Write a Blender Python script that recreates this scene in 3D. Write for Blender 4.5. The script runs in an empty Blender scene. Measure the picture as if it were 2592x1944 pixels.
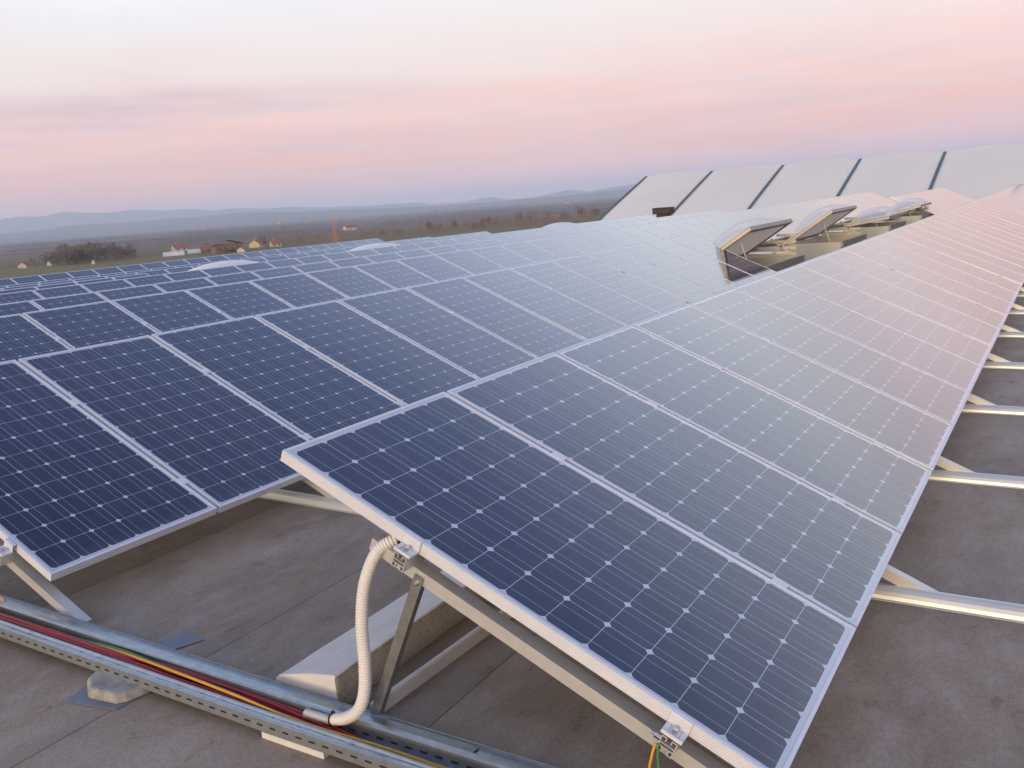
import bpy, bmesh, math, random
from mathutils import Vector, Matrix, noise
random.seed(7)
R = math.radians
C = bpy.context.scene.collection
scene = bpy.context.scene

# ------------------------------------------------------------------ camera
CAM = Vector((-1.8103, -1.9507, 0.6575))
cd = bpy.data.cameras.new('camera'); cam = bpy.data.objects.new('camera', cd); C.objects.link(cam)
cd.sensor_width = 36.0; cd.lens = 36 * 0.8866853; cd.clip_start = 0.05; cd.clip_end = 40000
right = Vector((0.520706, -0.850764, -0.071338)); up = Vector((0.203, 0.0425, 0.978)); 
up = (up - right * up.dot(right)).normalized(); fwd = up.cross(right).normalized()
M = Matrix((right, up, -fwd)).transposed().to_4x4(); M.translation = CAM
cam.matrix_world = M
scene.camera = cam

# ------------------------------------------------------------------ world: dusk sky
SUN_EL, SUN_AZ = 4.0, 183.0           # low glow behind the camera (azimuth from +x towards +y)
world = bpy.data.worlds.new('World'); scene.world = world; world.use_nodes = True
wt = world.node_tree; wt.nodes.clear()
def N(t, kind, **kw):
    n = t.nodes.new(kind)
    for k, v in kw.items():
        if k == 'i':
            for kk, vv in v.items(): n.inputs[kk].default_value = vv
        else: setattr(n, k, v)
    return n
def L(t, a, b): t.links.new(a, b)
def math_(t, op, a, b=None, clamp=False):
    n = t.nodes.new('ShaderNodeMath'); n.operation = op; n.use_clamp = clamp
    for i, v in enumerate((a, b)):
        if v is None: continue
        if isinstance(v, (int, float)): n.inputs[i].default_value = v
        else: t.links.new(v, n.inputs[i])
    return n.outputs[0]
def ramp(t, fac, stops, interp='LINEAR'):
    n = t.nodes.new('ShaderNodeValToRGB'); cr = n.color_ramp; cr.interpolation = interp
    while len(cr.elements) > len(stops): cr.elements.remove(cr.elements[-1])
    while len(cr.elements) < len(stops): cr.elements.new(1.0)
    for e, (p, c) in zip(cr.elements, stops):
        e.position = p; e.color = (*c, 1) if len(c) == 3 else c
    if fac is not None: t.links.new(fac, n.inputs[0])
    return n.outputs[0]
def mixc(t, fac, a, b, mode='MIX'):
    n = t.nodes.new('ShaderNodeMix'); n.data_type = 'RGBA'; n.blend_type = mode
    for s, v in ((n.inputs[0], fac), (n.inputs[6], a), (n.inputs[7], b)):
        if isinstance(v, (int, float)): s.default_value = v
        elif isinstance(v, tuple): s.default_value = (*v, 1) if len(v) == 3 else v
        else: t.links.new(v, s)
    return n.outputs[2]
def noise_(t, vec, scale, detail=4, rough=0.55, dist=0.0):
    n = t.nodes.new('ShaderNodeTexNoise'); n.inputs['Scale'].default_value = scale
    n.inputs['Detail'].default_value = detail; n.inputs['Roughness'].default_value = rough
    n.inputs['Distortion'].default_value = dist
    if vec is not None: t.links.new(vec, n.inputs['Vector'])
    return n.outputs[0]
def srgb(r, g, b):
    f = lambda c: (c / 255 / 12.92) if c <= 10 else ((c / 255 + 0.055) / 1.055) ** 2.4
    return (f(r), f(g), f(b))

tc = N(wt, 'ShaderNodeTexCoord'); sep = N(wt, 'ShaderNodeSeparateXYZ'); L(wt, tc.outputs['Generated'], sep.inputs[0])
X, Y, Z = sep.outputs
az = math_(wt, 'ARCTAN2', Y, X)                                    # radians, 0 along the rows
el = math_(wt, 'ARCSINE', math_(wt, 'MINIMUM', math_(wt, 'MAXIMUM', Z, -1.0), 1.0))
eld = math_(wt, 'MULTIPLY', el, 180 / math.pi)
azd = math_(wt, 'MULTIPLY', az, 180 / math.pi)
# warp the elevation so that the colour bands undulate like cloud layers
cv = N(wt, 'ShaderNodeCombineXYZ'); L(wt, math_(wt, 'MULTIPLY', azd, 0.055), cv.inputs[0]); L(wt, math_(wt, 'MULTIPLY', eld, 0.30), cv.inputs[1])
cv.inputs[2].default_value = 3.7
warp = noise_(wt, cv.outputs[0], 1.0, 5, 0.55, 0.4)
elw = math_(wt, 'ADD', eld, math_(wt, 'MULTIPLY', math_(wt, 'SUBTRACT', warp, 0.5), 4.0))
# the pink belt climbs towards the right of the view
elw = math_(wt, 'SUBTRACT', elw, math_(wt, 'MULTIPLY', math_(wt, 'SUBTRACT', 31.0, azd), 0.03))
fac = math_(wt, 'DIVIDE', elw, 90.0, clamp=True)
base = ramp(wt, fac, [
    (0.000, (1.28, 0.70, 0.73)), (0.014, (1.10, 0.62, 0.66)), (0.029, srgb(247, 195, 197)), (0.048, srgb(247, 201, 199)),
    (0.067, srgb(245, 207, 207)), (0.089, srgb(243, 216, 213)), (0.112, srgb(242, 225, 223)), (0.142, srgb(239, 235, 239)),
    (0.20, (1.15, 1.19, 1.30)), (0.29, (0.90, 1.02, 1.32)), (0.41, (0.33, 0.45, 0.80)), (0.60, (0.17, 0.245, 0.50)), (1.0, (0.14, 0.205, 0.42))])
def bell(c, w):        # smooth band in elevation
    d_ = math_(wt, 'DIVIDE', math_(wt, 'SUBTRACT', elw, c), w)
    return math_(wt, 'POWER', 2.718, math_(wt, 'MULTIPLY', math_(wt, 'MULTIPLY', d_, d_), -1.0))
def side(a0, a1):      # fades in from azimuth a0 to a1
    return math_(wt, 'DIVIDE', math_(wt, 'SUBTRACT', azd, a0), a1 - a0, clamp=True)
cv2 = N(wt, 'ShaderNodeCombineXYZ'); L(wt, math_(wt, 'MULTIPLY', azd, 0.06), cv2.inputs[0])
L(wt, math_(wt, 'ADD', math_(wt, 'MULTIPLY', eld, 0.55), math_(wt, 'MULTIPLY', azd, 0.012)), cv2.inputs[1]); cv2.inputs[2].default_value = 9.1
st = ramp(wt, noise_(wt, cv2.outputs[0], 1.25, 4, 0.5, 0.9), [(0.30, (0, 0, 0)), (0.70, (1, 1, 1))], 'EASE')
cv3 = N(wt, 'ShaderNodeCombineXYZ'); L(wt, math_(wt, 'MULTIPLY', azd, 0.07), cv3.inputs[0]); L(wt, math_(wt, 'MULTIPLY', eld, 0.8), cv3.inputs[1]); cv3.inputs[2].default_value = 21.3
st2 = ramp(wt, noise_(wt, cv3.outputs[0], 1.0, 4, 0.5, 0.9), [(0.30, (0, 0, 0)), (0.70, (1, 1, 1))], 'EASE')
# lavender-grey streak bank on the left, thinner grey wisps to the right
lav = math_(wt, 'MULTIPLY', math_(wt, 'MULTIPLY', bell(7.3, 1.15), side(33.0, 44.0)), math_(wt, 'ADD', 0.35, math_(wt, 'MULTIPLY', st, 0.65)))
base = mixc(wt, math_(wt, 'MULTIPLY', lav, 0.95, clamp=True), base, srgb(206, 180, 196))
lav2 = math_(wt, 'MULTIPLY', math_(wt, 'MULTIPLY', bell(4.9, 2.1), st), 0.75, clamp=True)
base = mixc(wt, lav2, base, srgb(220, 187, 199))
# salmon streaks low down
sal = math_(wt, 'MULTIPLY', math_(wt, 'MULTIPLY', bell(3.4, 1.8), st2), 0.85, clamp=True)
base = mixc(wt, sal, base, srgb(252, 184, 175))
sal2 = math_(wt, 'MULTIPLY', math_(wt, 'MULTIPLY', bell(6.4, 1.4), st2), 0.6, clamp=True)
base = mixc(wt, sal2, base, srgb(253, 203, 192))
# rosy bank added mainly beyond the view, up right, for the right-hand panels to mirror
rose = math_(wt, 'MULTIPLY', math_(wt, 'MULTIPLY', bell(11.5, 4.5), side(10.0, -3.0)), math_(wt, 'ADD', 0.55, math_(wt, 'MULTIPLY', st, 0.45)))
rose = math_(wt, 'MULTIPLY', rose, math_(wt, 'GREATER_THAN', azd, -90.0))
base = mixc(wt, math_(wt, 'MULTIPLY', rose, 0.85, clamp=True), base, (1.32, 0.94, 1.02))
# warm afterglow in the west, behind the camera
gx = math_(wt, 'ADD', math_(wt, 'MULTIPLY', X, math.cos(R(SUN_AZ))), math_(wt, 'MULTIPLY', Y, math.sin(R(SUN_AZ))))
gl = math_(wt, 'POWER', math_(wt, 'MAXIMUM', gx, 0.0), 3.0)
glz = math_(wt, 'SUBTRACT', 1.0, math_(wt, 'MULTIPLY', math_(wt, 'ABSOLUTE', Z), 1.5), clamp=True)
glow = math_(wt, 'MULTIPLY', gl, glz)
base = mixc(wt, math_(wt, 'MULTIPLY', glow, 0.95, clamp=True), base, (2.5, 1.72, 0.92))
sky = N(wt, 'ShaderNodeTexSky'); sky.sky_type = 'NISHITA'; sky.sun_disc = False
sky.sun_elevation = R(SUN_EL); sky.sun_rotation = R(90 - SUN_AZ); sky.altitude = 200; sky.dust_density = 2.0
skyc = mixc(wt, 1.0, sky.outputs[0], (0.05, 0.05, 0.05), 'MULTIPLY')
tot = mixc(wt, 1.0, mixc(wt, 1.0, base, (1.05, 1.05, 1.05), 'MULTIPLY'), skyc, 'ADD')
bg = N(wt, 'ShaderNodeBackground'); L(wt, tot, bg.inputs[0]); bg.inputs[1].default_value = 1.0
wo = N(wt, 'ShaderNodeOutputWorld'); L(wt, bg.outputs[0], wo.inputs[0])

sl = bpy.data.lights.new('sun', 'SUN'); sl.energy = 2.4; sl.angle = R(14); sl.color = (1.0, 0.77, 0.50)
so = bpy.data.objects.new('sun', sl); C.objects.link(so)
sd = Vector((math.cos(R(SUN_AZ)) * math.cos(R(SUN_EL + 1)), math.sin(R(SUN_AZ)) * math.cos(R(SUN_EL + 1)), math.sin(R(SUN_EL + 1))))
so.rotation_euler = (-sd).to_track_quat('-Z', 'Y').to_euler(); so.location = (-20, -5, 10)

scene.view_settings.view_transform = 'Standard'; scene.view_settings.look = 'None'
scene.cycles.volume_bounces = 2
scene.view_settings.exposure = 0.0; scene.view_settings.gamma = 1.0

# ------------------------------------------------------------------ materials
def mat(name, col, rough=0.6, metal=0.0, spec=0.5):
    m = bpy.data.materials.new(name); m.use_nodes = True
    b = m.node_tree.nodes['Principled BSDF']
    b.inputs['Base Color'].default_value = (*col, 1); b.inputs['Roughness'].default_value = rough
    b.inputs['Metallic'].default_value = metal; b.inputs['Specular IOR Level'].default_value = spec
    return m
def varied(name, c1, c2, scale=8, rough=0.7, metal=0.0, bump=0.0, bscale=60, detail=5, spec=0.5, stretch=(1, 1, 1)):
    m = mat(name, c1, rough, metal, spec); t = m.node_tree; b = t.nodes['Principled BSDF']
    co = N(t, 'ShaderNodeTexCoord'); mp = N(t, 'ShaderNodeMapping'); mp.inputs['Scale'].default_value = stretch
    L(t, co.outputs['Object'], mp.inputs[0])
    f = ramp(t, noise_(t, mp.outputs[0], scale, detail, 0.6), [(0.3, (0, 0, 0)), (0.7, (1, 1, 1))])
    L(t, mixc(t, f, c1, c2), b.inputs['Base Color'])
    if bump:
        bn = N(t, 'ShaderNodeBump'); bn.inputs['Strength'].default_value = bump; bn.inputs['Distance'].default_value = 0.004
        L(t, noise_(t, mp.outputs[0], bscale, 4, 0.6), bn.inputs['Height']); L(t, bn.outputs[0], b.inputs['Normal'])
    return m

MAT = {}
MAT['alu'] = varied('anodised_aluminium', (0.72, 0.73, 0.76), (0.66, 0.67, 0.70), 14, 0.45, 0.15)
MAT['alu_raw'] = varied('mill_aluminium', (0.66, 0.64, 0.60), (0.58, 0.57, 0.54), 20, 0.40, 0.45)
MAT['galv'] = varied('galvanised_steel', (0.46, 0.49, 0.49), (0.34, 0.37, 0.38), 30, 0.40, 0.75, 0.05, 80)
MAT['galv_rail'] = varied('galvanised_rail', (0.66, 0.66, 0.62), (0.56, 0.57, 0.55), 12, 0.38, 0.45, stretch=(1, .3, 1))
MAT['strut'] = varied('dull_steel', (0.30, 0.30, 0.28), (0.22, 0.22, 0.21), 25, 0.45, 0.6)
MAT['steel'] = mat('bolt_steel', (0.7, 0.68, 0.64), 0.25, 1.0)
MAT['black'] = mat('black_plastic', (0.012, 0.012, 0.012), 0.5)
MAT['slot'] = mat('slot_shadow', (0.02, 0.02, 0.025), 0.8)
MAT['hose'] = varied('grey_white_conduit', (0.76, 0.73, 0.67), (0.70, 0.67, 0.61), 12, 0.42)
MAT['red'] = varied('red_cable', (0.38, 0.013, 0.022), (0.27, 0.010, 0.018), 20, 0.45)
MAT['yellow'] = mat('yellow_cable', (0.68, 0.33, 0.02), 0.45)
MAT['green'] = mat('green_cable', (0.06, 0.22, 0.06), 0.45)
MAT['foam'] = varied('white_foam', (0.72, 0.70, 0.66), (0.62, 0.60, 0.57), 60, 0.8, 0, 0.2, 120)
MAT['patch'] = varied('blue_grey_sheet', (0.17, 0.20, 0.23), (0.13, 0.155, 0.18), 15, 0.5)
MAT['conc'] = varied('smooth_concrete', (0.70, 0.67, 0.62), (0.58, 0.56, 0.52), 9, 0.85, 0, 0.25, 90)
MAT['aggr'] = varied('rough_aggregate', (0.58, 0.52, 0.41), (0.31, 0.275, 0.205), 130, 0.95, 0, 1.0, 160, 3)
MAT['stone'] = varied('weathered_stone', (0.42, 0.40, 0.36), (0.20, 0.18, 0.15), 22, 0.9, 0, 0.5, 70)
MAT['back'] = mat('white_backsheet', (0.6, 0.6, 0.6), 0.6)

# photovoltaic laminate: UV runs in metres over the 0.808 x 1.58 panel
def pv_mat():
    m = bpy.data.materials.new('photovoltaic_glass'); m.use_nodes = True; t = m.node_tree
    b = t.nodes['Principled BSDF']
    uv = N(t, 'ShaderNodeUVMap'); uv.uv_map = 'UVMap'; s = N(t, 'ShaderNodeSeparateXYZ'); L(t, uv.outputs[0], s.inputs[0])
    p = 0.1274; mu = (0.808 - 6 * p) / 2; mv = (1.58 - 12 * p) / 2
    def cell(o, m0, n):
        q = math_(t, 'DIVIDE', math_(t, 'SUBTRACT', o, m0), p)
        inside = math_(t, 'MULTIPLY', math_(t, 'GREATER_THAN', q, 0.0), math_(t, 'LESS_THAN', q, float(n)))
        fr = math_(t, 'SUBTRACT', math_(t, 'FRACT', q), 0.5)
        return math_(t, 'ABSOLUTE', fr), inside, math_(t, 'FLOOR', q)
    au, iu, fu = cell(s.outputs[0], mu, 6); av, iv, fv = cell(s.outputs[1], mv, 12)
    h = 0.5 - 0.0008 / p
    ok = math_(t, 'MULTIPLY', math_(t, 'LESS_THAN', au, h), math_(t, 'LESS_THAN', av, h))
    # pseudo-square: rounded-off corners
    r = math_(t, 'SQRT', math_(t, 'ADD', math_(t, 'MULTIPLY', au, au), math_(t, 'MULTIPLY', av, av)))
    ok = math_(t, 'MULTIPLY', ok, math_(t, 'LESS_THAN', r, 0.637))
    ok = math_(t, 'MULTIPLY', math_(t, 'MULTIPLY', ok, iu), iv)
    bus = math_(t, 'LESS_THAN', math_(t, 'ABSOLUTE', math_(t, 'SUBTRACT', au, 0.245)), 0.0075)
    # slight cell-to-cell tone difference
    oi = N(t, 'ShaderNodeObjectInfo')
    cvv = N(t, 'ShaderNodeCombineXYZ'); L(t, fu, cvv.inputs[0]); L(t, fv, cvv.inputs[1]); L(t, math_(t, 'MULTIPLY', oi.outputs['Random'], 40.0), cvv.inputs[2])
    wn = N(t, 'ShaderNodeTexWhiteNoise'); wn.noise_dimensions = '3D'; L(t, cvv.outputs[0], wn.inputs['Vector'])
    cellc = mixc(t, wn.outputs['Value'], (0.0050, 0.0055, 0.028), (0.0068, 0.0080, 0.038))
    cellc = mixc(t, math_(t, 'MULTIPLY', oi.outputs['Random'], 0.5), cellc, (0.0065, 0.0065, 0.030))
    cellc = mixc(t, math_(t, 'MULTIPLY', bus, 0.85), cellc, (0.28, 0.31, 0.37))
    col = mixc(t, ok, (0.52, 0.55, 0.60), cellc)
    # thin dust film
    co = N(t, 'ShaderNodeTexCoord')
    du = ramp(t, noise_(t, co.outputs['Object'], 5.0, 6, 0.65), [(0.35, (0, 0, 0)), (0.8, (1, 1, 1))])
    col = mixc(t, math_(t, 'MULTIPLY', du, 0.015), col, (0.45, 0.42, 0.38))
    edge = math_(t, 'MULTIPLY', math_(t, 'SUBTRACT', s.outputs[1], 1.50, clamp=True), 12.0, clamp=True)
    mps = N(t, 'ShaderNodeMapping'); mps.inputs['Scale'].default_value = (26.0, 2.0, 1.0); L(t, uv.outputs[0], mps.inputs[0])
    cvr = N(t, 'ShaderNodeVectorMath'); cvr.operation = 'ADD'; L(t, mps.outputs[0], cvr.inputs[0])
    cvo = N(t, 'ShaderNodeCombineXYZ'); L(t, math_(t, 'MULTIPLY', oi.outputs['Random'], 90.0), cvo.inputs[2]); L(t, cvo.outputs[0], cvr.inputs[1])
    strk = ramp(t, noise_(t, cvr.outputs[0], 1.0, 5, 0.6), [(0.5, (0, 0, 0)), (0.8, (1, 1, 1))])
    col = mixc(t, math_(t, 'ADD', math_(t, 'MULTIPLY', edge, 0.10), math_(t, 'MULTIPLY', strk, 0.03)), col, (0.42, 0.38, 0.33))
    L(t, col, b.inputs['Base Color'])
    b.inputs['Roughness'].default_value = 0.13; b.inputs['IOR'].default_value = 1.5
    rr = math_(t, 'ADD', 0.08, math_(t, 'MULTIPLY', du, 0.05)); L(t, rr, b.inputs['Roughness'])
    b.inputs['Coat Weight'].default_value = 0.7; b.inputs['Coat Roughness'].default_value = 0.07; b.inputs['Coat IOR'].default_value = 1.5
    return m
MAT['pv'] = pv_mat()

# ------------------------------------------------------------------ mesh helpers
class MB:
    def __init__(s): s.bm = bmesh.new(); s.mi = 0
    def face(s, vs):
        try:
            f = s.bm.faces.new(vs); f.material_index = s.mi; return f
        except ValueError: return None
    def hexa(s, p):                                   # 8 points: bottom 4 ccw, top 4 ccw
        v = [s.bm.verts.new(q) for q in p]
        for i in ((3, 2, 1, 0), (4, 5, 6, 7), (0, 1, 5, 4), (1, 2, 6, 5), (2, 3, 7, 6), (3, 0, 4, 7)): s.face([v[k] for k in i])
    def box(s, x0, x1, y0, y1, z0, z1):
        s.hexa([(x0, y0, z0), (x1, y0, z0), (x1, y1, z0), (x0, y1, z0), (x0, y0, z1), (x1, y0, z1), (x1, y1, z1), (x0, y1, z1)])
    def bar(s, a, b, w, h, upv=(0, 0, 1)):             # box along a-b, w sideways, h along up
        a, b = Vector(a), Vector(b); d = (b - a).normalized(); u = Vector(upv)
        sd = d.cross(u).normalized(); u = sd.cross(d).normalized(); sd *= w / 2; u *= h / 2
        s.hexa([a - sd - u, a + sd - u, b + sd - u, b - sd - u, a - sd + u, a + sd + u, b + sd + u, b - sd + u])
    def extrude(s, prof, frames, cap=True, closed=True):  # prof: 2D points; frames: list of functions 2D->3D
        rings = [[s.bm.verts.new(fr(*q)) for q in prof] for fr in frames]
        n = len(prof); m = n if closed else n - 1
        for a, b in zip(rings, rings[1:]):
            for i in range(m): s.face([a[i], a[(i + 1) % n], b[(i + 1) % n], b[i]])
        if cap and closed: s.face(list(reversed(rings[0]))); s.face(rings[-1])
    def tube(s, pts, rad, seg=8, cap=True):
        pts = [Vector(p) for p in pts]; rads = rad if isinstance(rad, (list, tuple)) else [rad] * len(pts)
        t0 = (pts[1] - pts[0]).normalized(); nrm = t0.orthogonal().normalized(); rings = []
        for i, p in enumerate(pts):
            t = (pts[min(i + 1, len(pts) - 1)] - pts[max(i - 1, 0)]).normalized()
            nrm = (nrm - t * nrm.dot(t)).normalized(); bn = t.cross(nrm)
            rings.append([s.bm.verts.new(p + (nrm * math.cos(2 * math.pi * k / seg) + bn * math.sin(2 * math.pi * k / seg)) * rads[i]) for k in range(seg)])
        for a, b in zip(rings, rings[1:]):
            for k in range(seg): s.face([a[k], a[(k + 1) % seg], b[(k + 1) % seg], b[k]])
        if cap: s.face(list(reversed(rings[0]))); s.face(rings[-1])
    def build(s, name, mats, parent=None, smooth=False, bevel=0.0):
        bmesh.ops.recalc_face_normals(s.bm, faces=s.bm.faces)
        me = bpy.data.meshes.new(name); s.bm.to_mesh(me); s.bm.free()
        for m in (mats if isinstance(mats, (list, tuple)) else [mats]): me.materials.append(MAT[m] if isinstance(m, str) else m)
        if smooth:
            for p in me.polygons: p.use_smooth = True
        o = bpy.data.objects.new(name, me); C.objects.link(o)
        if parent is not None: o.parent = parent
        if bevel:
            b = o.modifiers.new('bevel', 'BEVEL'); b.width = bevel; b.segments = 2; b.limit_method = 'ANGLE'
        return o
def tag(o, label, cat, group=None, kind=None):
    if label: o['label'] = label
    if cat: o['category'] = cat
    if group: o['group'] = group
    if kind: o['kind'] = kind
    return o
def thing(name, label, cat, loc=(0, 0, 0), group=None, rotz=0.0):
    o = bpy.data.objects.new(name, None); C.objects.link(o); o.location = loc; o.rotation_euler = (0, 0, rotz)
    o.empty_display_size = 0.2
    return tag(o, label, cat, group)
def copy_tree(o, parent=None):
    c = o.copy(); C.objects.link(c)
    if parent is not None: c.parent = parent
    for ch in list(o.children): copy_tree(ch, c)
    return c
def spline(pts, n):
    pts = [Vector(p) for p in pts]; P = [pts[0] * 2 - pts[1]] + pts + [pts[-1] * 2 - pts[-2]]; out = []
    for i in range(1, len(P) - 2):
        for k in range(n):
            t = k / n; a, b, c, d = P[i - 1:i + 3]
            out.append(0.5 * ((2 * b) + (c - a) * t + (2 * a - 5 * b + 4 * c - d) * t * t + (3 * b - a - 3 * c + d) * t ** 3))
    out.append(pts[-1]); return out
ORD = ['', 'first', 'second', 'third', 'fourth', 'fifth', 'sixth', 'seventh', 'eighth', 'ninth', 'tenth', 'eleventh', 'twelfth', 'thirteenth',
       'fourteenth', 'fifteenth', 'sixteenth', 'seventeenth', 'eighteenth', 'nineteenth', 'twentieth']
TENS = {2: 'twenty', 3: 'thirty', 4: 'forty'}
def ordinal(n):
    if n <= 20: return ORD[n]
    if n % 10 == 0: return {3: 'thirtieth', 4: 'fortieth'}[n // 10]
    return TENS[n // 10] + '-' + ORD[n % 10]
def project(p):
    q = Vector(p) - CAM; d = q.dot(fwd)
    if d < 0.05: return None
    k = 0.8866853
    return (0.5 + k * q.dot(right) / d, 0.5 - k * q.dot(up) / d / 0.75, d)

# ------------------------------------------------------------------ ground, hills
GZ = -10.5
def interp(tab, x):
    if x <= tab[0][0]: return tab[0][1]
    for (a, va), (b, vb) in zip(tab, tab[1:]):
        if x <= b: return va + (vb - va) * (x - a) / (b - a)
    return tab[-1][1]
FAR = sorted([(60.5, 1.12), (59.56, 1.21), (58.38, 1.16), (57.31, 1.32), (56.66, 1.26), (55.52, 1.13), (53.98, 1.18), (53.3, 1.17), (51.83, 1.02),
    (50.5, 1.05), (49.35, .86), (47.79, .87), (46.69, .75), (44.53, .75), (43.11, .57), (41.03, .51), (39.63, .45), (37.36, .48), (36.29, .26),
    (35.3, .31), (34.1, .30), (32.69, .48), (31.62, .21), (30.12, .27), (29.22, .37), (27.92, .55), (26.64, .38), (24.67, .6), (24.06, .61), (15, .7), (5, .8), (75, 1.0)])
MID = sorted([(75, .2), (60.63, .33), (59.06, .39), (57.18, .51), (56.11, .52), (54.51, .49), (52.78, .51), (51.9, .53), (50.12, .5), (47.8, .55), (44, .42), (40, .28), (36, .15), (30, .2), (24, .3), (10, .3)])
def terrain_z(r, azr):
    a = math.degrees(azr) % 360
    x, y = r * math.cos(azr), r * math.sin(azr)
    if a > 90: a2 = 40 + 30 * math.sin(azr * 3)
    else: a2 = a
    zf = (interp(FAR, a2) + 0.00) * math.pi / 180 * 9500 + 11.2
    zf += 9 * noise.noise(Vector((azr * 45, r / 2500, 3))) + 5 * noise.noise(Vector((azr * 130, r / 1200, 8)))
    zm = interp(MID, a2) * math.pi / 180 * 5600 + 11.2
    zm *= 1 + 0.12 * noise.noise(Vector((x / 500, y / 500, 2)))
    g1 = math.exp(-((r - 5600) / 1000) ** 2) * zm
    g2 = zf * (1 / (1 + math.exp(-(r - 8700) / 180))) if r < 9500 else zf * (1 + 0.02 * noise.noise(Vector((x / 900, y / 900, 5)))) * max(0.3, 1 - (r - 9500) / 9000)
    bumps = 0.0
    if r > 700: bumps = min(1, (r - 700) / 1500) * 5 * (noise.noise(Vector((x / 700, y / 700, 0))) + 0.6 * noise.noise(Vector((x / 220, y / 220, 7))))
    if 6200 < r < 8600: bumps += 25 * max(0, noise.noise(Vector((x / 1300, y / 1300, 11)))) * math.sin((r - 6200) / 2400 * math.pi)
    return GZ + max(g1, g2) + bumps
bm = bmesh.new(); rs = [0.0, 60, 120, 180]
r_ = 230.0
while r_ < 14000: rs.append(r_); r_ *= 1.045 if r_ < 4200 else 1.028
rs.append(14000)
azs = [k * 0.35 for k in range(0, 260)] + [91 + k * 5.0 for k in range(0, 54)]
rings = []
for r_ in rs:
    if r_ == 0: rings.append([bm.verts.new((0, 0, GZ))]); continue
    ring = []
    for a in azs:
        k_ = 1.0 if a <= 80 else max(0.18, 1 - (a - 80) / 45) if a < 200 else (0.18 if a < 300 else 0.18 + 0.82 * (a - 300) / 61)
        q_ = r_ if r_ < 250 else 250 + (r_ - 250) * k_
        ring.append(bm.verts.new((CAM.x + q_ * math.cos(R(a)), CAM.y + q_ * math.sin(R(a)), terrain_z(q_, R(a)))))
    rings.append(ring)
n = len(azs)
for i in range(n):
    bm.faces.new((rings[0][0], rings[1][i], rings[1][(i + 1) % n]))
    for a, b in zip(rings[1:], rings[2:]): bm.faces.new((a[i], b[i], b[(i + 1) % n], a[(i + 1) % n]))
me = bpy.data.meshes.new('ground'); bmesh.ops.recalc_face_normals(bm, faces=bm.faces); bm.to_mesh(me); bm.free()
for p in me.polygons: p.use_smooth = True
g = bpy.data.objects.new('ground', me); C.objects.link(g); g['kind'] = 'structure'
m = mat('ground_cover', (0.1, 0.1, 0.06), 0.95); t = m.node_tree; b = t.nodes['Principled BSDF']; b.inputs['Specular IOR Level'].default_value = 0.1
geo = N(t, 'ShaderNodeNewGeometry'); sp = N(t, 'ShaderNodeSeparateXYZ'); L(t, geo.outputs['Position'], sp.inputs[0])
dist = math_(t, 'SQRT', math_(t, 'ADD', math_(t, 'POWER', sp.outputs[0], 2.0), math_(t, 'POWER', sp.outputs[1], 2.0)))
field = mixc(t, ramp(t, noise_(t, geo.outputs['Position'], 0.012, 4, 0.5), [(0.4, (0, 0, 0)), (0.6, (1, 1, 1))]), (0.21, 0.18, 0.08), (0.20, 0.145, 0.085))
vor = N(t, 'ShaderNodeTexVoronoi'); vor.inputs['Scale'].default_value = 0.0042; L(t, geo.outputs['Position'], vor.inputs['Vector'])
vs = N(t, 'ShaderNodeSeparateColor'); L(t, vor.outputs['Color'], vs.inputs[0])
plots = ramp(t, vs.outputs[0], [(0.0, (0.16, 0.135, 0.125)), (0.45, (0.20, 0.155, 0.135)), (0.5, (0.26, 0.225, 0.155)), (0.75, (0.29, 0.215, 0.165)), (1.0, (0.17, 0.14, 0.125))], 'CONSTANT')
wood = ramp(t, noise_(t, geo.outputs['Position'], 0.004, 8, 0.7), [(0.42, (0.12, 0.105, 0.10)), (0.58, (0.26, 0.205, 0.175))])
far_c = mixc(t, 0.35, wood, plots)
far_c = mixc(t, ramp(t, math_(t, 'DIVIDE', dist, 6000.0, clamp=True), [(0.15, (0, 0, 0)), (0.5, (0.6, 0.6, 0.6))]), far_c, (0.25, 0.235, 0.23))  # haze put into the colour: ground pales to grey with distance
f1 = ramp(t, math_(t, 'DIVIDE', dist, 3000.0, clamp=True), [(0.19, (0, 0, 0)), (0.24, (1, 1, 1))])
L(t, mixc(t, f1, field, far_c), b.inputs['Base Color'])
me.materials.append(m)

# ------------------------------------------------------------------ the building that carries the panels
ROWS = [  # y, z of the panels' top edge, first index, number of panels
    (0.000, 0.000, 0, 47), (2.794, 0.038, 0, 13), (2.794, 0.038, 33, 14), (5.515, 0.054, 0, 47), (8.207, -0.033, 0, 34),
    (12.18, -0.150, 0, 38), (14.90, -0.243, 0, 13), (17.55, -0.337, 0, 34), (20.30, -0.428, 0, 34), (23.00, -0.377, 0, 34)]
RP = [(-30, -1.0), (-12, -0.88), (0, -0.83), (2.8, -0.792), (5.5, -0.776), (8.2, -0.863), (12.2, -0.98), (14.9, -1.073), (17.55, -1.167), (20.3, -1.258), (22.6, -1.22), (26.5, -1.20)]
def roof_z(y): return interp(RP, y)
m = mat('bitumen_membrane', (0.1, 0.09, 0.08), 0.85); t = m.node_tree; b = t.nodes['Principled BSDF']; b.inputs['Specular IOR Level'].default_value = 0.35
co = N(t, 'ShaderNodeTexCoord'); s_ = N(t, 'ShaderNodeSeparateXYZ'); L(t, co.outputs['Object'], s_.inputs[0])
mp = N(t, 'ShaderNodeMapping'); mp.inputs['Scale'].default_value = (0.55, 1.0, 1); L(t, co.outputs['Object'], mp.inputs[0])
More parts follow.
